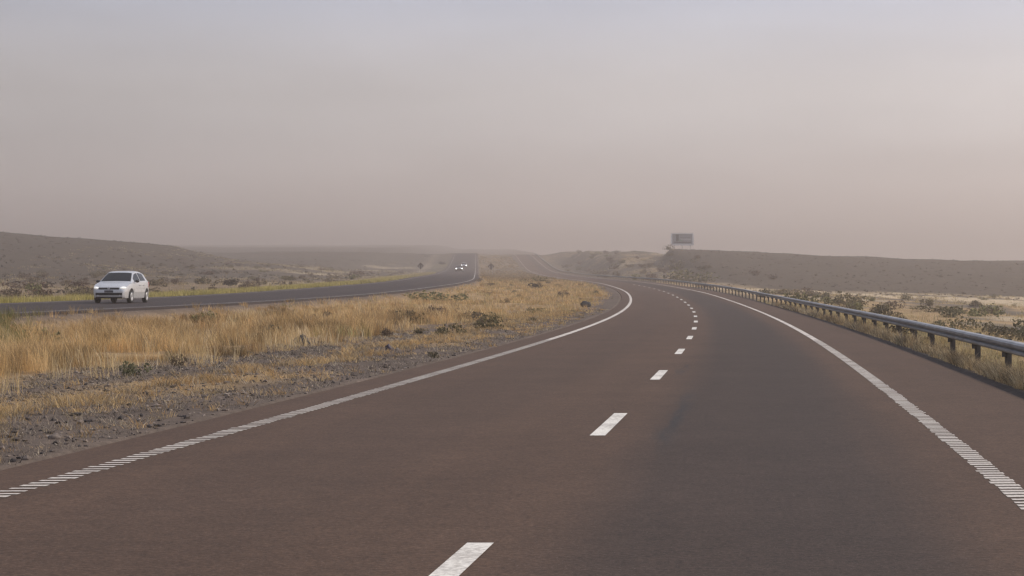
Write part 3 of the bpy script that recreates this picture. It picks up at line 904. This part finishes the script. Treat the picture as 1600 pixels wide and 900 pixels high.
# ------------------------------------------------------------------ shrubs
def shrub_mesh(name, seed, nleaf=330, cols=((.06, .065, .04), (.10, .09, .055), (.14, .115, .07)), leaf=.075, flat=.85):
    r = np.random.default_rng(seed)
    nl = 7
    lc = r.normal(0, .42, (nl, 3)) * np.array([1, 1, 0]) + np.array([0, 0, 1]) * r.uniform(.08, .58, (nl, 1)) * flat
    lr = r.uniform(.28, .50, nl)
    i = r.integers(0, nl, nleaf)
    dv = r.normal(0, 1, (nleaf, 3)); dv /= np.linalg.norm(dv, axis=1)[:, None]
    p = lc[i] + dv * (lr[i] * r.uniform(.55, 1.05, nleaf))[:, None] * np.array([1, 1, flat])
    p[:, 2] = np.maximum(p[:, 2], .03 + r.uniform(0, .1, nleaf))
    a = r.normal(0, 1, (nleaf, 3)); a /= np.linalg.norm(a, axis=1)[:, None]
    b = np.cross(a, r.normal(0, 1, (nleaf, 3))); b /= np.linalg.norm(b, axis=1)[:, None]
    s = (leaf * r.uniform(.6, 1.5, nleaf))[:, None]
    v = np.stack([p - a * s * .9, p + b * s * .6, p + a * s * 1.1, p - b * s * .6], 1)
    f = (np.arange(nleaf) * 4)[:, None] + np.array([0, 1, 2, 3])
    c = np.array(cols)[r.integers(0, len(cols), nleaf)] * r.uniform(.7, 1.3, (nleaf, 1))
    # stems
    sv, sf = [], []
    for k in range(9):
        e_ = lc[k % nl] * r.uniform(.7, 1.1) + r.normal(0, .1, 3); e_[2] = abs(e_[2])
        w = .02
        o = len(sv)
        b0 = r.normal(0, .06, 3); b0[2] = -.06
        sv += [b0 + (w, 0, 0), b0 + (-w * .5, w, 0), b0 + (-w * .5, -w, 0), e_]
        sf += [(o, o + 1, o + 3, o + 3), (o + 1, o + 2, o + 3, o + 3), (o + 2, o, o + 3, o + 3)]
    me_ = bpy.data.meshes.new(name)
    nv = len(v) * 4
    allv = np.concatenate([v.reshape(-1, 3), np.array(sv)])
    faces = [tuple(x) for x in f] + [tuple(nv + q for q in (x[0], x[1], x[2])) for x in sf]
    me_.from_pydata([tuple(x) for x in allv], [], faces)
    ca = me_.color_attributes.new("tint", 'FLOAT_COLOR', 'POINT')
    c4 = np.ones((len(allv), 4), np.float32); c4[:nv, :3] = np.repeat(c, 4, 0); c4[nv:, :3] = (.09, .07, .05)
    ca.data.foreach_set("color", c4.ravel())
    me_.materials.append(M_SHRUB)
    return me_
GREEN = ((.080, .078, .050), (.125, .115, .072), (.17, .15, .095))
BROWN = ((.095, .074, .052), (.15, .115, .078), (.21, .16, .11))
DARK = ((.018, .018, .014), (.032, .030, .022), (.05, .045, .033))
OLIVE = ((.13, .118, .060), (.19, .165, .085), (.095, .09, .05))
MESH = {"green": [shrub_mesh("shrub_green", i, cols=GREEN) for i in range(3)],
        "brown": [shrub_mesh("shrub_brown", 10 + i, cols=BROWN) for i in range(4)],
        "olive": [shrub_mesh("shrub_olive", 15 + i, cols=OLIVE) for i in range(3)],
        "dark": [shrub_mesh("shrub_dark", 20 + i, nleaf=380, cols=DARK) for i in range(2)]}
def shrub(kind, D, Z, w, h, label, group=None, name="desert_shrub"):
    o = bpy.data.objects.new(name, random.choice(MESH[kind]))
    x = float(cx(Z)) + D
    o.location = (x, Z, float(G(D, Z)) - .02)
    o.scale = (w / 1.5, w / 1.5, h / .80); o.rotation_euler = (0, 0, random.uniform(0, 6.28))
    link(o); tag(o, label, "shrub", group)
    return o
def from_px(x, y, rise=0.0):
    """photo pixel of a thing's foot -> D, Z on the ground"""
    lo = None
    for Z in np.concatenate([np.arange(9, 200, .25), np.arange(200, 900, 1.)]):
        D = (x - 800) / F_PX * Z - float(cx(Z))
        g = float(G(D, Z, False))
        if 445 + F_PX * (CAM_H - g) / Z <= y:
            return D, float(Z)
    return D, float(Z)
SP = [  # kind, photo x, y of the foot, width px, height px, label
    ("green", 207, 592, 34, 24, "small dark green shrub at the foot of the tall median grass"),
    ("brown", 278, 574, 24, 20, "small brown shrub on the stones right of the dark green one"),
    ("olive", 520, 525, 24, 18, "olive shrub in the straw grass beside the dark rock"),
    ("olive", 640, 505, 26, 16, "olive shrub in mid median left of a twin brown one"),
    ("brown", 622, 508, 18, 14, "brown shrub in mid median right beside the olive one"),
    ("green", 655, 522, 18, 12, "low green shrub in the middle of the stony tan ground"),
    ("green", 683, 559, 20, 12, "low green shrub close to the left edge of the asphalt"),
    ("olive", 680, 470, 60, 14, "wide olive bush beside the near edge of the opposite carriageway"),
    ("brown", 745, 500, 24, 15, "brown shrub with pale stalks in the middle median"),
    ("dark", 836, 450, 22, 9, "low dark bush on the crest of the median"),
    ("olive", 838, 441, 26, 9, "olive bush behind the dark one on the median crest"),
    ("brown", 876, 463, 14, 9, "small brown bush above the dome shaped dark rock"),
    ("brown", 748, 440, 8, 5, "tiny dark bush touching the bend of the opposite edge line"),
    ("dark", 1404, 529, 46, 24, "dark bush squeezed beneath the guardrail"),
    ("olive", 1330, 476, 44, 20, "larger of two olive bushes just behind the guardrail"),
    ("olive", 1288, 474, 30, 14, "smaller of two olive bushes just behind the guardrail"),
    ("brown", 1230, 462, 44, 12, "wide brown bush behind the guardrail left of two olive bushes"),
    ("dark", 1590, 522, 44, 16, "dark low bush in the grass at the right picture edge"),
    ("brown", 1545, 492, 40, 14, "reddish brown bush on the pale grass far right"),
    ("olive", 1455, 489, 50, 12, "flat olive bush on the pale grass behind the guardrail"),
    ("olive", 1085, 440, 60, 20, "olive mound of brush right behind the far guardrail"),
    ("dark", 362, 447, 24, 12, "dark bush by the verge of opposite carriageway, right of the white car"),
    ("brown", 318, 447, 34, 12, "brown bush near the verge right of the white car"),
    ("brown", 245, 449, 30, 12, "brown bush just behind the white car"),
    ("brown", 60, 452, 70, 14, "wide brown brush left of the white car"),
    ("brown", 120, 450, 34, 14, "round brown brush close to the left side of the white car"),
    ("brown", 560, 432, 26, 9, "brown bush on the scrub above the opposite carriageway"),
    ("dark", 690, 413, 10, 5, "small dark bush on pale ground right of the left diamond sign"),
]
for kd, px, py, wpx, hpx, lab in SP:
    D_, Z_ = from_px(px, py)
    shrub(kd, D_, Z_ - .2, 1.05 * wpx * Z_ / F_PX, 1.1 * hpx * Z_ / F_PX, lab)
def shrub_zone(n, d0, d1, z0, z1, kinds, size, label, group, keep=None, pz=1.2):
    D, Z, X, H = scatter(int(n * 6), d0, d1, z0, z1, keep, pz)
    for i in range(min(n, len(D))):
        s = random.uniform(*size); kd = random.choice(kinds)
        mid = (size[0] + size[1]) / 2; zm = math.sqrt(z0 * z1)
        lab = ("small " if s < mid else "large ") + kd + " " + label + (", on the nearer stretch" if Z[i] < zm else ", on the farther stretch")
        shrub(kd, D[i], Z[i], s * random.uniform(.9, 1.5), s * random.uniform(.55, .8), lab, group)
shrub_zone(62, -21, -7.5, 45, 700, ["brown", "brown", "olive", "olive", "green"], (.25, .7), "bush in the dry median grass", "bushes in the median grass")
shrub_zone(75, -95, -39.5, 100, 420, ["brown", "brown", "brown", "olive"], (.7, 1.6), "scrub bush beyond the opposite carriageway", "scrub bushes beyond the opposite carriageway")
shrub_zone(52, 6.5, 60, 62, 330, ["brown", "olive", "olive", "green"], (.5, 1.4), "scrub bush in pale grass beyond guardrail", "scrub bushes beyond the guardrail", lambda D, Z, X: 1 - sm(X / np.maximum(Z, 1), .085, .1) * sm(Z, 240, 262))
shrub_zone(46, 7, 30, 300, 680, ["brown", "brown", "olive"], (1.0, 2.2), "brush clump on the bank above guardrail", "brush on the roadside bank", pz=1.0)
shrub_zone(30, 4.25, 5.6, 32, 125, ["dark", "brown", "olive", "brown"], (.22, .45), "bush close behind the guardrail posts", "bushes crowding the guardrail", pz=1.3)
# far scrub: one mass
def scrub_mass(name, n, d0, d1, z0, z1, size, label, keep=None, per=12):
    D, Z, X, H = scatter(n, d0, d1, z0, z1, keep, 1.2)
    N = len(D)
    s = rng.uniform(size[0], size[1], N)
    p = rng.normal(0, .38, (N, per, 3)); p[..., 2] = np.abs(p[..., 2]) * .45 + .05
    a = rng.normal(0, .30, (N, per, 3)); b = rng.normal(0, .30, (N, per, 3))
    ctr = np.stack([X, Z, H - .05], -1)[:, None]
    S_ = s[:, None, None]
    v = np.stack([ctr + (p - a * .5) * S_, ctr + (p + a * .5) * S_, ctr + (p + b) * S_], 2)
    col = pal(N, [(.066, .054, .041), (.058, .048, .037), (.078, .063, .047), (.052, .045, .035)], [3, 3, 2, 2])
    c = np.repeat(col[:, None], per * 3, 1)
    f = np.arange(N * per * 3).reshape(-1, 3)
    o = bpy.data.objects.new(name, np_mesh(name, v.reshape(-1, 3), f, M_SHRUB, colors=c.reshape(-1, 3)))
    link(o); tag(o, label, "scrub", kind="stuff")
scrub_mass("scrub", 12000, -420, -42, 120, 1100, (.3, .65), "grey brown scrub covering the hillside on the left", lambda D, Z, X: .25 + .75 * sm(Z, 170, 260))
scrub_mass("scrub", 9000, 12, 330, 225, 760, (.2, .45), "grey brown scrub covering the low ridge on the right")

# ------------------------------------------------------------------ single rocks
def rock(name, px, py, wpx, hpx, mat, label, seed):
    D_, Z_ = from_px(px, py)
    bm = bmesh.new(); bmesh.ops.create_icosphere(bm, subdivisions=3, radius=1)
    rr = random.Random(seed); off = [rr.uniform(0, 50) for _ in range(3)]
    from mathutils import noise as mn
    for v in bm.verts:
        k = 1 + .36 * mn.noise(v.co * 1.2 + Vector(off)) + .18 * mn.noise(v.co * 2.7 + Vector(off))
        v.co = Vector((v.co.x * k, v.co.y * k, max(v.co.z * k, -.25)))
    w, h = wpx * Z_ / F_PX, hpx * Z_ / F_PX
    bmesh.ops.scale(bm, verts=bm.verts, vec=(w / 2, w / 2.4, h / 1.1))
    o = bm_obj(name, bm, mat, None, smooth=True)
    o.location = (float(cx(Z_)) + D_, Z_, float(G(D_, Z_)) + h * .12)
    tag(o, label, "rock")
rock("rock", 471, 539, 28, 17, M_DARKROCK, "dark flat rock where the tall straw grass meets the stones", 3)
rock("rock", 915, 480, 18, 9, M_DARKROCK, "dark dome shaped rock beside the bend of the left edge line", 5)
rock("rock", 607, 549, 10, 8, M_PURPLE, "small dark purple stone lying on tan ground of the median", 7)
rock("rock", 85, 690, 18, 9, M_STONE, "grey brown stone on the gravel near the rumble strip", 9)

# ------------------------------------------------------------------ dust haze
bm = bmesh.new()
lo, hi = Vector((-3300, -420, -12)), Vector((3300, 3200, 74))
box(bm, (lo + hi) / 2, (hi - lo))
hz = bm_obj("haze", bm, None)
hm = bpy.data.materials.new("dust_haze"); hm.use_nodes = True
hn = hm.node_tree.nodes; hl = hm.node_tree.links; hn.clear()
ho = hn.new("ShaderNodeOutputMaterial"); pv = hn.new("ShaderNodeVolumePrincipled")
pv.inputs["Color"].default_value = (*HAZE_COLOR, 1)
pv.inputs["Density"].default_value = HAZE_DENSITY
pv.inputs["Anisotropy"].default_value = 0.52
hl.new(pv.outputs[0], ho.inputs["Volume"])
hz.data.materials.append(hm)
tag(hz, "pale pinkish dust haze hanging over the plain", "haze", kind="stuff")
